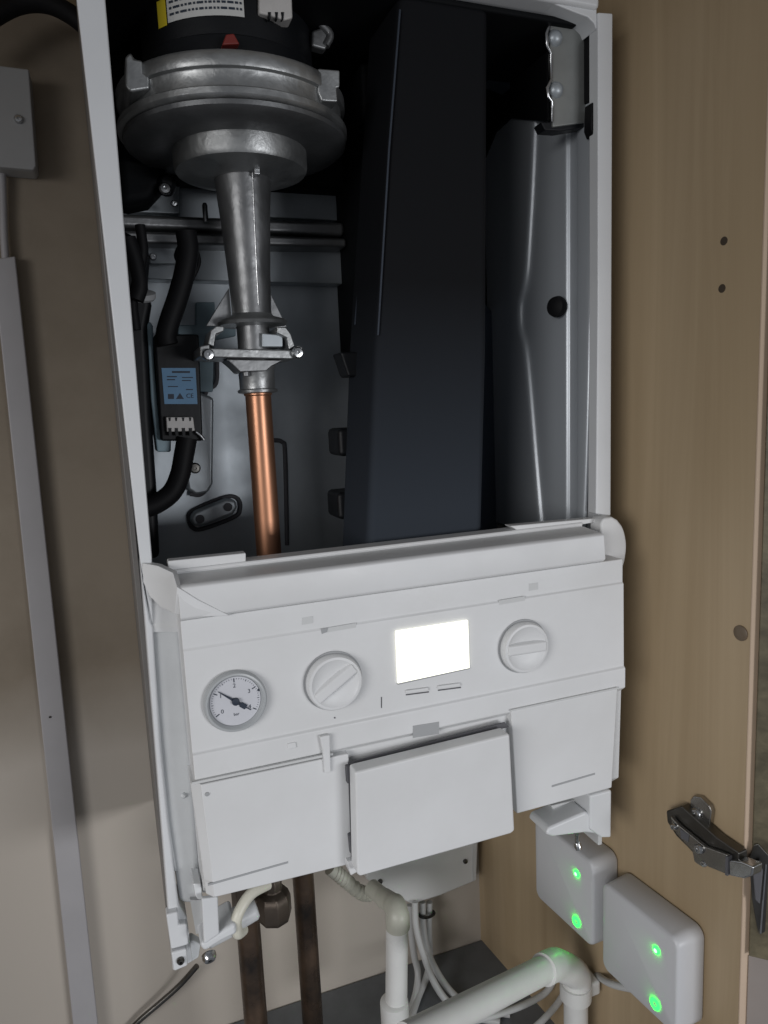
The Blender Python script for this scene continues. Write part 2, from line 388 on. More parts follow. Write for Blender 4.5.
# fan, venturi and gas pipe
FY = .10
fc = P(232,90,FY); fx, fyc = fc.x, FY
k = .0895
zt_, zb_ = Z(228,46,FY-k), Z(228,94,FY-k)
h = zt_-zb_
fan = part('fan', lathe([(.030,zb_-.002),(k*.93,zb_-.001),(k*.985,zb_+h*.02),(k,zb_+h*.07),(k,zb_+h*.20),(k*.985,zb_+h*.24),(k*.955,zb_+h*.27),(k*.95,zb_+h*.36),(k*.95,zb_+h*.60),(k*.955,zb_+h*.63),(k*.985,zb_+h*.66),(k*.99,zb_+h*.70),(k*.99,zb_+h*.93),(k*.975,zb_+h),(.04,zb_+h)], (fx,fyc,0), seg=72), CAST)
zc1, zc0 = Z(238,117,FY-.055), Z(238,151,FY-.055)
VOL = mat('shade_painted_cast', (.19,.195,.20), .46, metal=.7, var=.4, vscale=20, bump=.2, bscale=120)  # silver volute; its shade is painted in as darker metal
part('volute', lathe([(.0875,zb_-.001),(.087,zb_-.004),(.083,zb_-.007),(.066,zb_-.008),(.03,zb_-.0085)], (fx+.001,fyc,0), seg=64), VOL, fan)
part('inlet_cylinder', lathe([(.0570,zc1+.014),(.0570,zc1+.002),(.0540,zc1-.002),(.0530,zc1-.003),(.0530,zc0+.004),(.0515,zc0+.001),(.048,zc0),(.031,zc0-.004),(.02,zc0-.004)], (fx+.003,fyc,0), seg=64), CAST, fan)
lug = part('lug', slab([(125,56),(131,51),(134,58),(143,60),(144,72),(150,76),(150,89),(130,92),(125,86)], .046, .05), CAST, fan, bevel=.002)
part('lug', slab([(318,68),(340,70),(340,87),(337,88),(338,102),(322,101),(318,92)], .029, .05), CAST, fan, bevel=.002)
mot = part('motor', lathe([(.070,zt_+.0005),(.072,zt_+.004),(.069,zt_+.02),(.066,zt_+.022),(.066,zt_+.065),(.05,zt_+.075),(0,zt_+.075)], (fx,fyc+.005,0), seg=56), BLACK, fan)
def wrap_label(px0, px1, z0, z1, r):
    bm = bmesh.new(); n = 10; cx, cy = fx, fyc+.005; cols = []
    for i in range(n+1):
        u = px0+(px1-px0)*i/n
        p = P(u,8,cy-r*.95); dx = max(-r*.98, min(r*.98, p.x-cx)); y = cy-math.sqrt(r*r-dx*dx)
        cols.append((bm.verts.new((p.x,y,z0)), bm.verts.new((p.x,y,z1))))
    for a,b in zip(cols, cols[1:]): bm.faces.new((a[0],b[0],b[1],a[1]))
    return bm
lz0 = Z(205,13,fyc-.06)
part('rating_label', wrap_label(170,243,lz0,lz0+.028,.0668), PAPER, fan)
part('warning_label', wrap_label(161,169,lz0-.001,lz0+.028,.0668), YELLOW, fan)
bmt = bmesh.new()
for r_ in range(4):
    u = 172
    while u < 240:
        w = random.choice((2,3,4,6))
        join(bmt, wrap_label(u,min(u+w,241),lz0+.004+r_*.004,lz0+.0055+r_*.004,.0672)); u += w+1.5
part('label_print', bmt, PRINT, fan)
part('connector', slab([(259,-6),(292,-6),(293,18),(285,20),(272,16),(259,13)], .036, .02), TERMW, fan, bevel=.0015)
for u in (268,275,281): part('connector_pin', slab([(u,12),(u+3,12),(u+2.5,19),(u+1,19)], .0355, .004), BLACK, fan)
part('red_clip', slab([(226,34),(234,33),(240,44),(222,45)], .028, .01), RED, fan, bevel=.001)
part('bundle', tube(spline([P(u,v,.07) for u,v in [(312,-5),(318,20),(330,34),(326,46)]],6), .003, 10), CASTD, fan)
part('bundle', slab([(312,30),(322,27),(331,38),(326,50),(312,46)], .07, .01), CASTD, fan, bevel=.002)

vt = P(240,158,FY); vb = P(249,322,FY)
vx, vz0, vz1 = fx+.0035, vb.z, zc0-.004
ven = part('venturi_tube', lathe([(.0165,vz0-.001),(.0165,vz0+.003),(.0162,vz0+.010),(.0172,vz0+.035),(.0200,vz0+.080),(.0238,vz0+.125),(.0275,vz1),(.02,vz1+.002)], (vx,FY,0), seg=56), CASTD)
an = Vector((.17,-.985,0)).normalized()
part('seam', tube([Vector((vx,FY,z))+an*(r+.0001) for z,r in ((vz0+.012,.0163),(vz0+.035,.0172),(vz0+.080,.0200),(vz0+.125,.0238),(vz1-.004,.0271))], .0007, 8), STEEL, ven)
part('seam_tab', box((vx+.0035,FY-.031,vz1-.004),(vx+.0085,FY-.024,vz1+.009)), STEEL, ven, bevel=.001)
part('collar', lathe([(.017,vz0-.004),(.0275,vz0-.003),(.029,vz0-.0008),(.0275,vz0+.0012),(.018,vz0+.004),(.0165,vz0+.006)], (vx,FY,0), seg=56), CAST, ven)
gas = part('gas_flange', slab([(200,346),(210,344),(210,348),(296,350),(297,345),(303,347),(303,357),(290,359),(200,357)], .075, .05), CAST, bevel=.0012)
for pts in ([(208,344),(211,330),(216,326),(224,326),(224,331),(216,334),(214,347)],[(277,327),(286,327),(291,334),(295,346),(289,350),(287,338),(277,333)]):
    part('upright', slab(pts, .076, .035), CAST, gas, bevel=.001)
for pts in ([(206,326),(229,288),(232,326)],[(268,288),(287,327),(268,328)]):
    part('gusset', slab(pts, .105, .004), CASTD, gas, bevel=.0005)
part('throat', lathe([(.0135,vz0-.030),(.0135,vz0-.003)], (vx,FY,0), seg=36), CASTD, gas)
part('side_block', slab([(262,333),(283,335),(283,347),(262,347)], .082, .03), GALV, gas, bevel=.001)
part('under_rib', slab([(226,359),(284,360),(272,366),(266,371),(240,372),(234,366)], .079, .03), CASTD, gas, bevel=.001)
for u,v in ((208,355),(297,353)):
    c = P(u,v,.074)
    screw('bolt', c, (0,-1,0), .0048, STEEL, gas, h=.005)
part('inlet_spigot', tube([P(246,366,.085),P(246,376,.085)],.003,10), CASTD, gas)
pn = Z(256,360,FY-.015)
p2 = Z(258,392,FY-.015)
px_ = X(257,380,FY)
nut = part('union_nut', lathe([(.0120,p2-.001),(.0165,p2),(.0168,p2+.002),(.0148,p2+.003),(.0150,p2+.019),(.0158,p2+.020),(.0158,p2+.024),(.0145,pn+.002),(.011,pn+.003)], (px_,FY,0), seg=40), CAST)
part('gas_pipe', lathe([(.0108,.245),(.0108,p2-.003),(.0118,p2-.002),(.0118,p2+.002)], (px_,FY,0), seg=40), COPPER)

# ignition box with its label and plugs
ib = part('ignition_box', slab([(154,334),(199,334),(203,441),(161,441)], .125, .05), BLACK, bevel=.002)
lab = part('label', slab([(161.5,368),(195.5,368),(197.5,404),(164.5,404)], .1246, .0008), BLUEL, ib)
b1 = bmesh.new()
for a in ([(172,371),(190,371),(190,373),(172,373)],[(167,376),(177,376),(177,377.2),(167,377.2)],[(167,379),(175,379),(175,380.2),(167,380.2)],[(182,377),(193,377),(193,378),(182,378)],[(182,380),(191,380),(191,381),(182,381)],[(168,386),(178,386),(178,387),(168,387)],[(186,389),(193,389),(193,390),(186,390)],[(168,394),(174,394),(174,399),(168,399)]):
    slab(a, .1244, .0003, b1)
slab([(176,399),(180,393),(184,399)], .1244, .0003, b1)
join(b1, text_bm('CE', .0052, P(190,396,.1242), (1,0,0), (0,0,1), 0))
part('label_print', b1, PRINT, ib)
tb = part('terminal_block', slab([(166,417),(193,417),(195,431),(167,432)], .118, .02), TERMW, ib, bevel=.001)
b1 = bmesh.new()
for u in (168.5,175,182,189):
    slab([(u,417.5),(u+2.4,417.5),(u+2.0,421),(u+.5,421)], .1176, .0006, b1)
    slab([(u,428),(u+3,428),(u+3.3,436),(u+.6,436)], .1172, .004, b1)
part('plug_slots', b1, BLACK, ib)
part('side_bracket', slab([(147,324),(150,321),(153,326),(154,360),(160,430),(171,437),(171,452),(157,452),(151,400)], .135, .03), BLUEE, ib, bevel=.0015)
# black looms
def loom(px, y, r, name='cable_loom', m=RUBBER, par=None):
    ys = y if isinstance(y,(list,tuple)) else [y]*len(px)
    return part(name, tube(spline([P(u,v,yy) for (u,v),yy in zip(px,ys)],6), r, 14), m, par)
loom([(186,232),(188,250),(184,275),(177,300),(170,320),(166,336),(168,345)], .12, .0085)
loom([(195,246),(199,262),(192,280)], .13, .0018)
loom([(180,245),(176,256),(182,266),(189,262)], .135, .0018)
loom([(187,438),(184,455),(180,475),(172,492),(158,503),(146,508)], .125, .0085)
loom([(196,432),(201,436),(204,440)], .12, .0015, m=STEEL)
loom([(128,238),(136,262),(140,285),(136,300)], .10, .006)
loom([(140,225),(143,250),(140,270),(133,300),(136,330)], .11, .004)
part('cable_entry', slab([(118,226),(143,240),(150,262),(148,285),(152,305),(148,330),(152,420),(157,490),(160,560),(128,560),(118,400)], .135, .03), BLACK, bevel=.006, seg=3)
part('grommet', lathe([(.010,0),(.012,.002),(.012,.006),(.008,.007)], P(141,300,.125), (0,-.4,1), 24), GREYB, bevel=0)
part('dark_duct', slab([(112,0),(168,0),(150,50),(140,100),(160,160),(172,176),(150,200),(120,206)], .15, .04), DUCT, bevel=.008, seg=3)

# ---- control panel: a moulding swept across the boiler
xl, xr = -.173, .186
def row(py, y, px=400): return (y, Z(px,py,y))
xl2 = P(605,548,-.0335).x
zf = Z(400,558,-.0335)
def closed(rows): return rows+[(.014, rows[-1][1])]
lip_prof = closed([row(539.5,.014), row(543.5,-.003), row(546,-.0040), row(547.5,-.0030), row(557,-.0275), row(558.5,-.0310), row(561,-.0328), row(586.5,-.0345), row(588.5,-.0340), row(590,-.0314)])
low_prof = closed([(.0138,lip_prof[-1][1]-.0002),(-.0312,lip_prof[-1][1]-.0002), row(616,-.0312), row(618,-.0326), row(711,-.0334), row(714,-.0353), row(736,-.0352), row(738,-.0300), row(836,-.0270), row(840,-.01)])
panel = part('control_panel', prism([(xl,y,z) for y,z in low_prof], (xr-xl,0,0)), PANELW, bevel=.0013)
part('upper_lip', prism([(xl,y,z) for y,z in lip_prof], (xl2-xl,0,0)), PANELW, panel, bevel=.0010)
FYP = -.0332
# moulded corners
part('corner_fill', slab([(142,566),(178,572),(186,632),(152,632)], .0022, .012), PANELW, panel)
up = [P(142,563,-.001),P(158,566,-.009),P(173,573,-.020),P(177,587,-.0338),P(198,600,-.0346),P(228,614.5,-.0350)]
lo = [P(143,582,-.001),P(150,597,-.007),P(160,607,-.016),P(175,614,-.027),P(192,617,-.0335),P(229,616,-.0352)]
bm = bmesh.new(); ua = [bm.verts.new(p) for p in up]; la = [bm.verts.new(p) for p in lo]
ub = [bm.verts.new(p+Vector((.003,.006,0))) for p in up]; lb = [bm.verts.new(p+Vector((.003,.006,0))) for p in lo]
for i in range(5):
    bm.faces.new((ua[i],ua[i+1],la[i+1],la[i])); bm.faces.new((ub[i],lb[i],lb[i+1],ub[i+1]))
    bm.faces.new((ua[i],ub[i],ub[i+1],ua[i+1])); bm.faces.new((la[i],la[i+1],lb[i+1],lb[i]))
bm.faces.new((ua[0],la[0],lb[0],ub[0])); bm.faces.new((ua[5],ub[5],lb[5],la[5]))
part('corner_trim', bm, PANELW, panel, bevel=.0012, smooth=50)
ear = [P(u,v,-.012) for u,v in [(601,522),(604,518),(612,516.5)]]+spline([P(u,v,-.012) for u,v in [(618,520),(624,529),(627,544),(625.5,560),(621,575),(619.5,586)]],4)+[P(601,592,-.012)]
part('corner_trim', prism(ear, (0,.016,0)), PANELW, panel, bevel=.003, seg=4)
part('top_clip', slab([(168,561),(246,553),(246,562),(168,571)], -.002, .01), PANELW, panel, bevel=.0008)
part('top_clip', slab([(510,526),(598,518),(598,522),(574,526),(518,531)], -.002, .01), PANELW, panel, bevel=.0008)
# small moulded recesses
def mark(px, y=FYP, m=DENT, name='recess', parent=None, d=.0006): return part(name, slab(px, y-.0003, d), m, parent or panel)
def rect(u0,v0,w,h,sl=-.17): return [(u0,v0),(u0+w,v0+w*sl),(u0+w,v0+w*sl+h),(u0,v0+h)]
DENT2 = mat('shallow_recess', (.60,.61,.61), .6)
mark(rect(302,618,11,7), -.0312, DENT2); mark(rect(529,584,9,7), -.0312, DENT2)
mark(rect(321,629,35,4.5), FYP+.0008, DENT2); mark(rect(499,600.5,26,4.5), FYP+.0008, DENT2)
mark([(321,629),(328,628),(327,632),(322,634)], FYP+.0004, DENT)
mark(rect(413,726,26,12,-.16), -.0353, DENT)
mark([(381,697),(382,697),(382,708),(381,708)], FYP, SLOT, 'tick_mark', d=.0004)
mark([(334,717),(335.5,717),(335.5,718.5),(334,718.5)], FYP, SLOT, 'tick_mark', d=.0004)

# display and its two buttons
disp = part('display', slab([(396,631.5),(468,620.5),(469.5,668),(398,683.5)], FYP-.0012, .002), LCD)
part('display_edge', slab([(398,683.5),(469.5,668),(469.6,669),(398,684.8)], FYP-.0015, .002), DENT, disp)
for u,v in ((406,690.5),(438,686)):
    bt = part('button', slab(rect(u,v,23,3.5,-.13), FYP-.0018, .003), PANELW, panel, bevel=.0008)
    part('button_shadow_gap', slab(rect(u,v+3.8,23,1.2,-.13), FYP-.0004, .0008), SLOT, panel)

# knobs
def knob(px, py, ang, r):
    c = P(px,py,FYP); ax = Vector((0,-1,0))
    ring = part('knob_recess', lathe([(r+.0014,0),(r+.0014,.0006),(0,.0006)], c, ax, 56), DENT)
    kb = part('control_knob', lathe([(r-.0003,0),(r,.001),(r-.0002,.0055),(r-.0012,.0070),(r-.0030,.0072),(r-.0050,.0058),(r*.45,.0046),(0,.0044)], c, ax, 64), PANELW)
    d = Vector((math.cos(ang),0,math.sin(ang))); n = Vector((-math.sin(ang),0,math.cos(ang)))
    L_ = r-.0030; w0, w1 = r*.27, r*.18
    bm = bmesh.new(); g = []
    for t, ww in ((-1,w0),(-.5,w0),(0,w0),(.5,w0),(1,w0)):
        e = L_*t
        g.append([bm.verts.new(c+d*e+n*s+ax*hh) for s,hh in ((-ww,.0040),(-w1,.0082),(w1,.0082),(ww,.0040))])
    for a,b in zip(g,g[1:]):
        for i in range(3): bm.faces.new((a[i],a[i+1],b[i+1],b[i]))
        bm.faces.new((a[3],a[0],b[0],b[3]))
    bm.faces.new(g[0][::-1]); bm.faces.new(g[-1])
    part('grip', bm, PANELW, kb, bevel=.0012, seg=3)
    return kb
knob(333,680.5,R(33),.0206); knob(522.5,646,R(-2),.0206)

# pressure gauge
gc = P(235,700,FYP); ax = Vector((0,-1,0)); gr = .0205
gauge = part('pressure_gauge', lathe([(gr+.001,0),(gr+.0012,.003),(gr,.0050),(gr-.0012,.0052),(gr-.0020,.0044),(gr-.0030,.0012),(0,.0012)], gc, ax, 72), BEZEL)
part('dial', lathe([(gr-.0031,.0013),(gr-.0031,.0020),(0,.0020)], gc, ax, 64), DIAL, gauge)
def gp(ang, r, hgt=.0022): return gc+Vector((math.cos(R(ang))*r,-hgt,math.sin(R(ang))*r))
b1 = bmesh.new()
def gtick(ang, r0, r1, w):
    d = Vector((math.cos(R(ang)),0,math.sin(R(ang)))); n = Vector((-d.z,0,d.x))
    b1.faces.new([b1.verts.new(p) for p in (gp(ang,r0)-n*w, gp(ang,r1)-n*w, gp(ang,r1)+n*w, gp(ang,r0)+n*w)])
for i in range(41):
    a = 212-244*i/40
    if i%10 == 0: gtick(a, gr*.66, gr*.80, .00035)
    elif i%5 == 0: gtick(a, gr*.73, gr*.80, .00022)
    else: gtick(a, gr*.755, gr*.80, .00014)
for i in range(5):
    a = 212-61*i
    join(b1, text_bm(str(i), .0042, gp(a, gr*.54), (1,0,0), (0,0,1), 0))
join(b1, text_bm('bar', .0030, gp(270, gr*.46), (1,0,0), (0,0,1), 0))
part('scale', b1, PRINT, gauge)
nd = 141
d = Vector((math.cos(R(nd)),0,math.sin(R(nd)))); n = Vector((-d.z,0,d.x)); z0 = gc+Vector((0,-.0030,0))
bm = prism([z0+d*gr*.70-n*.0002, z0+d*gr*.70+n*.0002, z0+n*.0010, z0-d*gr*.20+n*.0011, z0-d*gr*.22+n*.0018, z0-d*gr*.42+n*.0018, z0-d*gr*.43+n*.0004, z0-d*gr*.62+n*.0003, z0-d*gr*.62-n*.0003, z0-d*gr*.43-n*.0004, z0-d*gr*.42-n*.0018, z0-d*gr*.22-n*.0018, z0-d*gr*.20-n*.0011, z0-n*.0010], (0,.0004,0))
join(bm, lathe([(.0026,0),(.0026,.0016),(.0018,.0020),(0,.002)], gc+Vector((0,-.0025,0)), ax, 24))
part('needle', bm, PRINT, gauge)
part('red_limit_mark', prism([gp(14,gr*.80,.0021), gp(14,gr*.87,.0021), gp(20,gr*.87,.0021), gp(20,gr*.80,.0021)], (0,.0003,0)), PRINT, gauge)

# lower covers
lc = part('lower_cover', slab([(200,785),(349,753.5),(352,864),(214,898)], -.0365, .010), PANELW, bevel=.0012)
part('cover_side', prism([P(190,783,-.030),P(201,784,-.0362),P(214.5,898,-.0362),P(206,894,-.030)], (.001,.028,0)), PANELW, lc, bevel=.0008)
part('slot', slab([(208,884),(288,861.5),(288,863.3),(208,886)], -.0369, .001), DENT, lc)
part('pip', lathe([(.0014,0),(.0014,.0008),(0,.001)], P(207,794,-.0365), (0,-1,0), 12), DENT, lc)
part('groove', slab([(192,782.5),(333,753),(333,755.2),(192,785)], -.0373, .002), DENT2, lc)
rc = part('lower_cover', slab([(511,711),(618,688.5),(612,788),(517,814)], -.0365, .010), PANELW, bevel=.0012)
part('slot', slab([(552,785.5),(595,773),(595,774.6),(552,787.3)], -.0369, .001), DENT, rc)
part('groove', slab([(511,710),(618,687.3),(618,688.8),(511,711.8)], -.0373, .002), DENT2, rc)
part('latch', slab([(320,737),(330,735),(331,772),(325,774),(323,752)], -.0392, .004), PANELW, panel, bevel=.0008)
part('latch', slab([(287,744),(296,742),(297,748),(288,750)], -.0362, .002), PANELW, panel, bevel=.0008)
md = part('flap_door', slab([(355,772.5),(510,734),(515,831),(511,834),(360,877),(357,874)], -.054, .014), PANELW, bevel=.0022, seg=3)
part('door_gap', slab([(348,763),(505,722.5),(509,727),(353,767),(357,868),(352,868)], -.0374, .0012), SLOT, md)
for a in ([(346.5,767),(350.5,766),(351,783),(347.5,784)],[(349,836),(354,834),(356,853),(351,855)]):
    part('door_hinge', slab(a, -.0405, .006), SLOT, md, bevel=.0006)
part('hinge_foot', slab([(347,862),(357,860),(358,872),(351,876),(349,870)], -.042, .02), PANELW, md, bevel=.001)

# left chassis rail below the flange
rail = part('chassis_rail', slab([(140,562),(150,620),(153,627),(160,740),(168,822),(179,905),(187,918),(193,962),(173,972)], .0, .03), ENAMEL, bevel=.002, seg=3)
part('clear_channel', slab([(151,629),(181,627),(193,760),(202,905),(180,905),(168,822),(160,740)], .004, .03), GLOSSW, rail, bevel=.005, seg=4)
part('channel_rim', tube(spline([P(u,v,.007) for u,v in [(179,630),(152,632),(154,660),(160,740),(168,822),(176,870)]],5), .0012, 10), GLOSSW, rail)
part('channel_top', slab([(151,622),(180,619),(181,628),(152,631)], .002, .02), WHITE, rail, bevel=.0015)
for u,v in ((183,795),(163,804)): part('clip_tip', lathe([(.0022,0),(.002,.006),(.0008,.008),(0,.008)], P(u,v,.008), (0,-1,.4), 14), GLOSSW, rail)
part('rail_step', slab([(166,915),(178,912),(179,925),(187,924),(189,945),(171,950)], -.006, .01), ENAMEL, rail, bevel=.0015)
ft = part('rail_foot', slab([(171,953),(187,949),(188,966),(174,972)], -.008, .012), ENAMEL, rail, bevel=.0015)
screw('screw', P(180.5,960,-.0082), (0,-1,0), .0028, DARKN, rail)
part('rail_catch', slab([(187,965),(199,958),(201,945),(192,940),(186,946)], .004, .01), GLOSSW, rail, bevel=.0015)
# hanging bracket, filling spigot and loop handle under the left corner
hb = part('hanging_bracket', slab([(201.5,899),(218,897),(219.5,934),(204,945)], -.028, .004), ENAMEL, bevel=.0012)
part('bracket_tab', slab([(193,884),(201,884),(203,900),(198,900),(195,896)], -.02, .02), GLOSSW, hb, bevel=.001)
part('bracket_shadow_plate', slab([(190,900),(203,900),(204,932),(196,934)], -.006, .004), DENT2, hb)
part('cross_arm', slab([(199,945),(236,923),(238,934),(222,942),(204,953)], -.027, .03), ENAMEL, hb, bevel=.003)
sp0, sp1 = P(206,935,-.006), P(257,908,-.006)
dv = (sp1-sp0).normalized()
part('spigot', lathe([(.0100,0),(.0100,.022),(.0085,.024),(.0078,(sp1-sp0).length-.002),(.006,(sp1-sp0).length),(0,(sp1-sp0).length+.0005)], sp0, dv, 28), ENAMEL, hb)
part('loop_handle', tube(spline([P(u,v,yy) for u,v,yy in [(268,884,-.004),(252,893,-.012),(241,908,-.018),(236,922,-.02),(238,933,-.016),(243,930,-.008)]],8), .0042, 16), CREAM, hb)
screw('screw', P(208.5,954,-.020), (.1,-1,-.5), .0052, STEEL, hb, h=.005)
# right foot
rf = part('right_foot', slab([(590,796),(612,790),(611.5,838),(602,838),(596,834),(590,830)], -.018, .05), ENAMEL, bevel=.002)
part('foot_arm', slab([(586,812),(600,820),(600,835),(586,833),(553,837),(546,835),(549,828)], -.016, .03), ENAMEL, rf, bevel=.0025, seg=3)
part('foot_web', slab([(551,806),(588,797),(592,815),(588,818),(560,822)], .004, .02), DENT2, rf, bevel=.001)
screw('screw', P(577,843,.0), (0,-.5,-1), .0034, STEEL, rf, h=.006)
part('foot_stem', tube([P(577,834,.006),P(577,843,.006)], .0024, 12), STEEL, rf)
part('base_tray', box((-.168,.002,.078),(.183,.24,.09)), GREYB)

# ------------------------------------------------------------------ things under the boiler
def single(name, bm, m, label, cat, group=None, **k): return obj(name, bm, m, None, label=label, cat=cat, group=group, **k)
jb = thing('wiring_cover', 'flat white cover plate with two screws on the wall right under the boiler', 'cover plate', P(420,895,.262))
obj('cover', slab([(368,832),(480,808),(477,881),(441,896),(412,905),(366,880)], .258, .026), WHITE, jb, bevel=.003)
for u,v in ((380,881),(465,861)): screw('screw', P(u,v,.2578), (0,-1,0), .0030, DARKN, jb)
obj('edge_strip', slab([(472.5,842),(477,841),(476,880),(472.5,881)], .2575, .002), DENT2, jb)

# copper pipes
def vpipe(px, py0, y, r, label, extra):
    p = P(px,py0,y); t = thing('copper_pipe', label, 'pipe', (p.x,y,WT), group='tarnished copper pipes under the boiler')
    obj('tube', lathe([(r,WT-.02),(r,.02)], (p.x,y,0), seg=28), OLDCOP, t)
    return t, p.x
t1, x1 = vpipe(251, 960, .12, .0112, 'tarnished copper pipe with the brass valve beside it, left of the pair', True)
zv = Z(272,905,.10); xv = X(274,905,.10)
vb_ = obj('valve', lathe([(.006,.030),(.009,.026),(.009,.016),(.0145,.012),(.0165,.006),(.0165,-.008),(.0145,-.014),(.009,-.018),(.007,-.018)], (xv,.10,zv), seg=8), BRASS, t1, bevel=.0012)
obj('valve_neck', tube([Vector((xv,.10,zv+.02)), Vector((xv,.10,zv+.06))], .0075, 18), BRASS, vb_)
obj('valve_body', tube([Vector((xv-.004,.104,zv)), Vector((x1-.004,.12,zv+.002))], .0115, 20), BRASS, vb_)
obj('compression_nut', lathe([(.0128,-.017),(.0138,-.014),(.0138,.014),(.0128,.017)], (x1,.12,zv), seg=6), BRASS, t1, bevel=.001)
cb = bmesh.new()
for i in range(6):
    a = .45+random.uniform(-.12,.12); zz = Z(258,914+i*6,.109)
    c = Vector((x1+.0108*math.sin(a), .12-.0108*math.cos(a), zz))
    bmesh.ops.create_icosphere(cb, subdivisions=2, radius=1, matrix=Matrix.Translation(c)@Matrix.Rotation(a,4,'Z')@Matrix.Diagonal((.0018,.0003,.0050*random.uniform(.6,1.3),1)))
obj('corrosion', cb, CORRO, t1)
t2, x2 = vpipe(308, 950, .17, .0112, 'bare tarnished copper pipe to the right of the one with a brass valve', False)
obj('floor_collar', lathe([(.0112,WT+.0165),(.0150,WT+.014),(.0158,WT+.001),(.0112,WT)], (x2,.17,0), seg=28), RUBBER, t2)
cb = bmesh.new()
for i in range(5):
    c = Vector((x2+.0105*math.sin(.95), .17-.0105*math.cos(.95), Z(318,900+i*16,.16)))
    bmesh.ops.create_icosphere(cb, subdivisions=2, radius=1, matrix=Matrix.Translation(c)@Matrix.Rotation(.95,4,'Z')@Matrix.Diagonal((.0010,.0003,.005*random.uniform(.5,1.2),1)))
obj('corrosion', cb, CORRO, t2)

# condensate pipe: yellowed trap hose, elbow, upright and socket
WY = .13
cp = thing('condensate_pipe', 'upright white plastic waste pipe with a yellowed elbow on top, left of the sloping pipe', 'pipe', P(397,1024,WY))
xa, xb = P(397.5,920,WY), P(396,1040,WY)
obj('upright', tube([xa+Vector((0,0,.010)), xb], .0117, 28), PVC, cp)
obj('elbow', tube(spline([P(372,888,WY+.06),P(384,898,WY+.035),P(394,905,WY+.012),xa+Vector((0,0,.006)),xa+Vector((0,0,-.008))],6), [.0095]*6+[.0105]*6+[.0122]*6+[.0128]*7, 24), OLDPVC, cp)
zs = Z(395,1012,WY-.013)
obj('socket', lathe([(.0120,zs+.002),(.0150,zs),(.0152,zs-.003),(.0150,zs-.05),(.012,zs-.05)], (xb.x,WY,0), seg=32), PVC, cp)
hs = obj('trap_hose', tube(spline([P(330,868,.20),P(345,880,.20),P(360,892,.198),P(374,893,.194)],6), .0075, 18), OLDPVC, cp)
rib = bmesh.new()
for a in spline([P(336,872,.20),P(345,880,.20),P(360,892,.198),P(370,894,.195)],3): tube([a-Vector((.0012,0,-.0008)), a+Vector((.0012,0,-.0008))], .0083, 16, rib)
obj('hose_ribs', rib, OLDPVC, hs)

# sloping waste pipe with elbow and clip
OY = .06
op = thing('waste_pipe', 'sloping white plastic waste pipe running up to an elbow, tinted green by the receiver lights', 'pipe', P(575,1024,OY))
e0, e1, e2 = P(405,1040,-.04), P(549,967,.035), P(573,975,.055)
drop = P(576,1040,.055)
obj('sloping_tube', tube([e0, e1], .0125, 30), PVC, op)
ev = (e1-e0).normalized(); k0 = e1+ev*.016
obj('elbow', tube([e1-ev*.010, e1-ev*.0095]+spline([e1-ev*.008, e1+ev*.006, e1+ev*.017+Vector((0,0,-.003)), Vector((drop.x,e2.y,e2.z)), Vector((drop.x,e2.y,e2.z-.018))],6), [.0130]+[.0148]*26, 28), PVC, op)
obj('drop_tube', tube([Vector((drop.x,e2.y,e2.z)), Vector((drop.x,e2.y,drop.z-.02))], .0125, 28), PVC, op)
zc = Z(580,998,.045)
cl = obj('pipe_clip', lathe([(.0126,-.008),(.0162,-.008),(.0165,0),(.0162,.008),(.0126,.008)], (drop.x,e2.y,zc), seg=32), PVC, op)
obj('clip_block', box((drop.x+.008,e2.y-.008,zc-.008),(drop.x+.026,e2.y+.02,zc+.008)), PVC, cl, bevel=.003, seg=3)

# cables
def cable(name, pts, r, m, label, group=None, cat='cable', n=8):
    return single(name, tube(spline([P(u,v,y) if y is not None else LZ(u,v,WT+r) for u,v,y in pts], n), r, 14), m, label, cat, group)
G3 = 'grey cables dropping from the wall plate'
cable('grey_cable', [(415,902,.252),(416,925,.245),(422,950,.235),(434,982,.215),(450,1004,None),(472,1016,None),(500,1022,None)], .0042, GREYPVC, 'grey cable passing left of the black tie and curving out to the right', G3)
cable('grey_cable', [(422.5,902,.262),(423,925,.258),(428,952,.246),(442,980,.225),(460,1000,None),(482,1010,None),(510,1014,None)], .0042, GREYPVC, 'middle grey cable bound by the black tie and curving to the right', G3)
cable('grey_cable', [(429.5,902,.266),(429,930,.264),(430,955,.258),(427,975,.245),(418,998,None),(410,1022,None),(404,1045,None)], .0042, GREYPVC, 'right-hand grey cable bound by the black tie and bending back left behind the waste pipe', G3)
cable('grey_cable', [(410,905,.262),(411,930,.258),(414,955,.252),(418,975,.245),(414,1000,None),(404,1022,None),(396,1045,None)], .0042, GREYPVC, 'grey cable almost hidden behind the upright waste pipe, left of the black tie', G3)
single('cable_tie', tube(spline([P(u,v,y) for u,v,y in [(418.5,915,.257),(423,917.5,.252),(429,917,.254),(434,914,.258),(432.5,911,.266),(426,912,.272),(419,914,.266),(418.5,915,.257)]],5), .0019, 8), TIE, 'black nylon tie binding the grey cables under the wall plate', 'cable tie')
GW = 'pale flexes behind the sloping pipe'
cable('white_flex', [(558,970,.13),(548,990,.125),(530,1002,.12),(505,1012,.115),(470,1022,.11)], .0036, GREYPVC, 'upper pale flex looping behind the sloping waste pipe', GW)
cable('white_flex', [(572,976,.12),(560,1000,.11),(545,1018,.10),(530,1032,.10)], .0036, GREYPVC, 'lower pale flex looping down behind the elbow of the sloping pipe', GW)
cable('receiver_cable', [(588,963,.10),(598,975,.06),(612,984,.02),(640,990,-.02)], .0036, GREYPVC, 'short pale cable running from the pipe elbow to under the right-hand receiver')
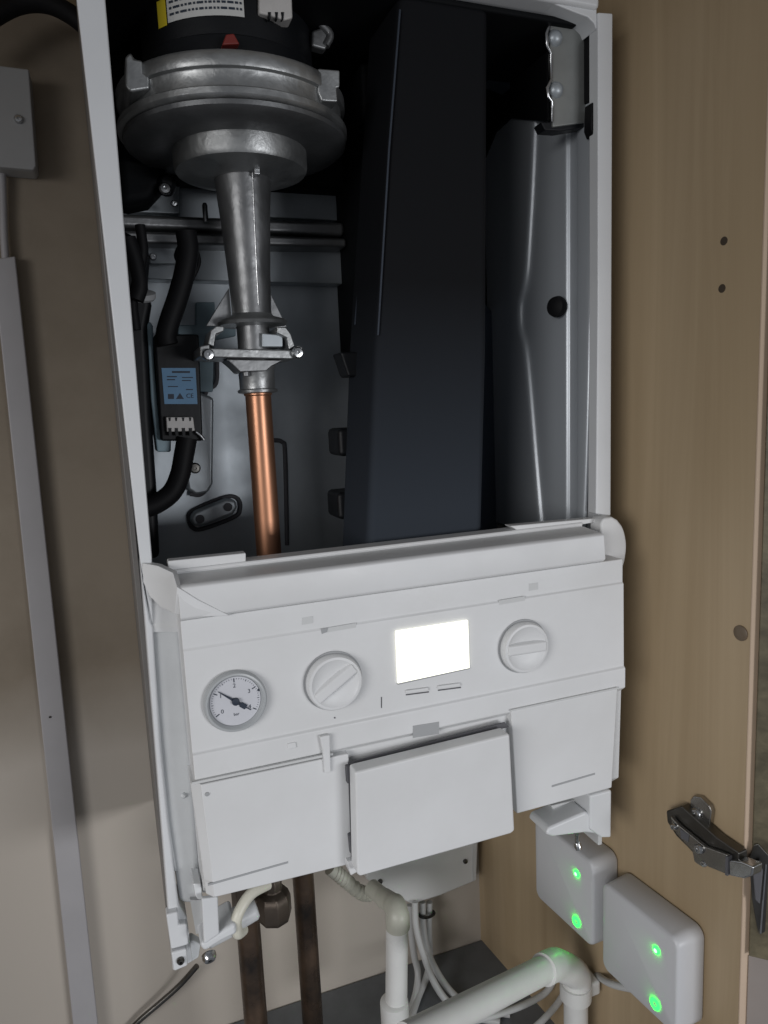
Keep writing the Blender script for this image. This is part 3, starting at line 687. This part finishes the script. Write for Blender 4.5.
cable('earth_cord', [(197,966,.262),(180,985,.268),(160,1003,.272),(140,1020,.275),(120,1040,.278)], .0032, DARKN, 'thin dark cord crossing the wall from the lower left corner of the boiler')
cable('black_hose', [(-40,40,.24),(-10,18,.24),(18,4,.24),(45,3,.24),(70,14,.24),(95,34,.24)], .0085, RUBBER, 'black hose arching over the wall at the top left corner', cat='hose')

# ------------------------------------------------------------------ left wall
tr = thing('cable_trunking', 'long white strip of mini trunking running down the wall left of the boiler', 'trunking', P(88,1030,WALL_Y))
ta = [P(-6,262,WALL_Y),P(17,259,WALL_Y),P(101,1040,WALL_Y),P(76,1040,WALL_Y)]
obj('lid', prism([p+Vector((0,-.014,0)) for p in ta], (0,.004,0)), TRUNK, tr, bevel=.0015)
cc = (ta[0]+ta[1]+ta[2]+ta[3])/4
obj('base', prism([p+Vector(((-.0008 if p.x>cc.x else .0008)*1.5,-.0099,0)) for p in ta], (0,.0097,0)), TRUNK, tr)
screw('screw', P(50,717,WALL_Y-.0142), (0,-1,0), .0012, DARKN, tr, h=.001)
jx = thing('junction_box', 'square pale grey junction box with one screw at the upper left of the wall', 'junction box', P(15,172,WALL_Y))
ja = [P(-40,60,WALL_Y-.03),P(29,69,WALL_Y-.03),P(36,166,WALL_Y-.03),P(34,170,WALL_Y-.03),P(-34,164,WALL_Y-.03)]
obj('box', prism([p+Vector((0,.004,0)) for p in ja], (0,.0255,0)), GREYB, jx, bevel=.002)
obj('lid', prism(ja, (0,.004,0)), GREYB, jx, bevel=.0015)
screw('screw', P(18.5,119.5,WALL_Y-.0302), (0,-1,0), .0038, STEEL, jx)
cable('white_wire', [(2,168,.276),(3,200,.277),(4,235,.277),(6,268,.276)], .0035, TRUNK, 'thin white wire from the junction box down into the trunking')

# ------------------------------------------------------------------ cupboard side, door and hinge
cup = thing('cupboard', 'tall maple laminate cupboard side to the right of the boiler with its door hinged open', 'cupboard', side(.2,-.6))
FS = .397
def sprism(s0,s1,z0,z1,o0,o1): return prism([side(s0,z0,o1),side(s1,z0,o1),side(s1,z1,o1),side(s0,z1,o1)], -SN*(o1-o0))
sp_ = obj('side_panel', sprism(.0,FS-.0012,-.62,1.15,-.018,0), LAMINATE, cup)
obj('edge_band', sprism(FS-.001,FS,-.62,1.15,-.018,0), EDGEW, cup)
obj('side_panel', box((-.80,-.11,-1.0),(-.782,WALL_Y-.001,.797)), LAMINATE, cup)
top = [side(-.0,.80,0), side(FS,.80,0), side(FS,.80,0)+Vector((-1.0,0,0)), Vector((-.85,WALL_Y-.001,.80))]
obj('top_panel', prism(top, (0,0,.018)), LAMINATE, cup)
def disc(px, py, r, m, name, h=.0006):
    return obj(name, lathe([(r,-.0002),(r,h*.6),(r*.85,h),(0,h*1.02)], PP(px,py,0), SN, 22), m, sp_)
HOLE = mat('brown_hole', (.055,.040,.026), .8)
CAPM = mat('brown_cap', (.14,.105,.07), .5)
disc(724,241,.0032,HOLE,'shelf_hole',.0002); disc(722,288.5,.0032,HOLE,'shelf_hole',.0002)
disc(741,633,.0062,CAPM,'cover_cap',.0016)
# the door: hinged on the front edge, open past a right angle
DA = R(5.5+40)
DD = Vector((math.sin(DA), -math.cos(DA), 0)); DNn = Vector((-math.cos(DA), -math.sin(DA), 0))
d0 = side(FS+.0035, 0, -.0046)
def dpt(s, z, off=0): return d0+DD*s+DNn*off+Vector((0,0,z))
zdb = -.030
dd = (lambda px,py: (lambda d: CAM+d*(DNn.dot(d0-CAM)/DNn.dot(d)))(ray(px,py)))
zdb = dd(745,955).z
door = obj('door', prism([dpt(0,zdb),dpt(.45,zdb),dpt(.45,1.1),dpt(0,1.1)], -DNn*.018), DOORW, cup, bevel=.0006)
obj('lower_door', prism([dpt(0,-.9,-.004),dpt(.45,-.9,-.004),dpt(.45,zdb-.003,-.004),dpt(0,zdb-.003,-.004)], -DNn*.018), mat('pinkish_grey_laminate', (.30,.265,.245), .5, var=.1, vscale=12), cup, bevel=.0006)
def doorpt(px, py, off):
    d = ray(px,py); p0 = d0+DNn*off; return CAM+d*(DNn.dot(p0-CAM)/DNn.dot(d))
hg = obj('hinge', pslab([(666,811),(681,806),(717,838),(739,853),(739,874),(725,874),(705,866),(688,848),(676,836),(667,822)], .012, .010), DARKN, cup, bevel=.0012)
obj('arm', pslab([(670,816),(679,826),(705,847),(727,855),(726,874),(708,867),(690,849),(679,837),(673,829)], .0165, .004), CHROME, hg, bevel=.0010)
obj('arm_slot', pslab([(680,829),(689,835),(688,842),(681,838)], .0170, .001), SLOT, hg)
obj('mounting_plate', pslab([(690,800),(693,796),(700,797),(709,806),(711,812),(709,830),(703,835),(690,824)], .006, .0055), CHROME, hg, bevel=.001)
obj('mounting_plate', pslab([(692,851),(707,856),(709,864),(703,868),(694,862)], .014, .0135), CHROME, hg, bevel=.001)
for u,v,o,r in ((697,813,.0062,.0045),(674.5,826.5,.0168,.0028),(699.5,848.5,.0168,.0042),(705,863,.0142,.0030)):
    screw('screw', PP(u,v,o), SN, r, STEEL, hg)
obj('cup_link', pslab([(728,860),(741,862),(753,867),(752,876),(744,879),(729,876)], .016, .012), STEEL, hg, bevel=.0015)
obj('link_gap', pslab([(725.5,856),(728,857),(727.5,876),(725,875)], .0168, .012), SLOT, hg)
cupf = obj('cup_flange', prism([doorpt(u,v,.0015) for u,v in [(749,858),(754,845),(758,844),(768,855),(769,866),(765,932),(760,935),(757,928),(752,900)]], -DNn*.0014), DARKN, hg, bevel=.0005)
obj('flange_edge', tube([doorpt(u,v,.0020) for u,v in [(766,864),(763,900),(760.5,933)]], .0009, 8), STEEL, hg)
obj('cup_bowl', prism([doorpt(u,v,.006) for u,v in [(752,866),(760,862),(763,872),(760,905),(755,900)]], -DNn*.0045), SLOT, hg, bevel=.001)

# ------------------------------------------------------------------ wireless receivers on the cupboard side
BT = .033
WLAST = [None]
def receiver(s0, z0, w, hgt):
    t = thing('wireless_receiver', 'rounded grey-white receiver box with two green lights, partly behind the boiler foot', 'receiver', side(s0+w/2,z0,0), group='green-lit receiver boxes on the cupboard side')
    c0 = .0135
    def rr(s0,s1,z0,z1,r,off,n=6):
        pts = []
        for (cs,cz,a0) in ((s1-r,z1-r,0),(s0+r,z1-r,90),(s0+r,z0+r,180),(s1-r,z0+r,270)):
            for i in range(n+1):
                a = R(a0+90*i/n); pts.append(side(cs+r*math.cos(a), cz+r*math.sin(a), off))
        return pts
    bm = bmesh.new(); rings = []
    for ins, off, rad in ((.001,.0012,.0095),(0,.003,.0095),(.0008,.022,.0090),(.0011,.0296,.0085),(.0019,.0319,.0080),(.0036,.0330,.0070)):
        rings.append([bm.verts.new(p) for p in rr(s0+ins,s0+w-ins,z0+ins,z0+hgt-ins,rad,off)])
    for a,b in zip(rings,rings[1:]):
        for i in range(len(a)): bm.faces.new((a[i],a[(i+1)%len(a)],b[(i+1)%len(a)],b[i]))
    bm.faces.new(rings[0]); bm.faces.new(rings[-1])
    obj('case', bm, RECV, t, smooth=60)
    obj('back_plate', prism(rr(s0+.002,s0+w-.002,z0+.002,z0+hgt-.002,.012,.0011), -SN*.0010), DENT, t)
    for j,(s,z,r) in enumerate(((s0+w*.745,z0+hgt*.735,.0036),(s0+w*.735,z0+hgt*.165,.0052))):
        c = side(s,z,BT)
        if j == 0:
            WLAST[0] = obj('light', lathe([(r,-.0005),(r,.0010),(r*.75,.0018),(r*.3,.0021),(0,.0021)], c, SN, 24), LED, t)
            obj('light_core', lathe([(r*.55,.0019),(r*.45,.0024),(0,.0025)], c, SN, 20), LEDC, WLAST[0])
        else:
            rg = obj('button_light', lathe([(r,-.0005),(r,.0012),(r*.52,.0012),(r*.50,.0003),(0,.0003)], c, SN, 28), LED, t)
            obj('button_centre', lathe([(r*.42,.0004),(r*.42,.0009),(0,.0009)], c, SN, 20), RECV, rg)
    return t
LEDC = emit('pale_green_core', (.50,1.0,.58), 1.6)
r1 = receiver(.1645, -.1345, .0940, .0955)
r2 = r1.copy(); COL.objects.link(r2)
r2.location = r1.location + SD*.1040 + Vector((0,0,-.0105))
r2['label'] = 'rounded grey-white receiver box with two green lights, the nearer one below the door hinge'
for ch in list(r1.children):
    c = ch.copy(); COL.objects.link(c); c.parent = r2; c.matrix_parent_inverse = ch.matrix_parent_inverse.copy()
    for g in ch.children:
        d = g.copy(); COL.objects.link(d); d.parent = c; d.matrix_parent_inverse = g.matrix_parent_inverse.copy()

# ------------------------------------------------------------------ light
w = bpy.data.worlds.new('World'); S.world = w; w.use_nodes = True
bg = w.node_tree.nodes['Background']; bg.inputs[0].default_value = (.88,.92,1.0,1); bg.inputs[1].default_value = .19
def area(name, loc, target, sx, sy, power, col, spread=180):
    l = bpy.data.lights.new(name, 'AREA'); l.shape = 'RECTANGLE'; l.size = sx; l.size_y = sy; l.energy = power; l.color = col; l.spread = R(spread)
    o = bpy.data.objects.new(name, l); COL.objects.link(o); o.location = loc
    o.rotation_euler = (Vector(target)-Vector(loc)).to_track_quat('-Z','Y').to_euler(); return o
area('window_light', (.98,-2.4,.12), (0,0,-.02), .9, .35, 3.4, (.96,.97,1.0), 64)
area('fill_light', (-1.35,-1.15,.48), (.15,0,.0), .9, .6, 2.25, (1.0,.985,.98), 62)  # soft fill added to brighten the cupboard side and liner

S.view_settings.view_transform = 'Standard'; S.view_settings.look = 'None'; S.view_settings.exposure = -.24; S.view_settings.gamma = 1
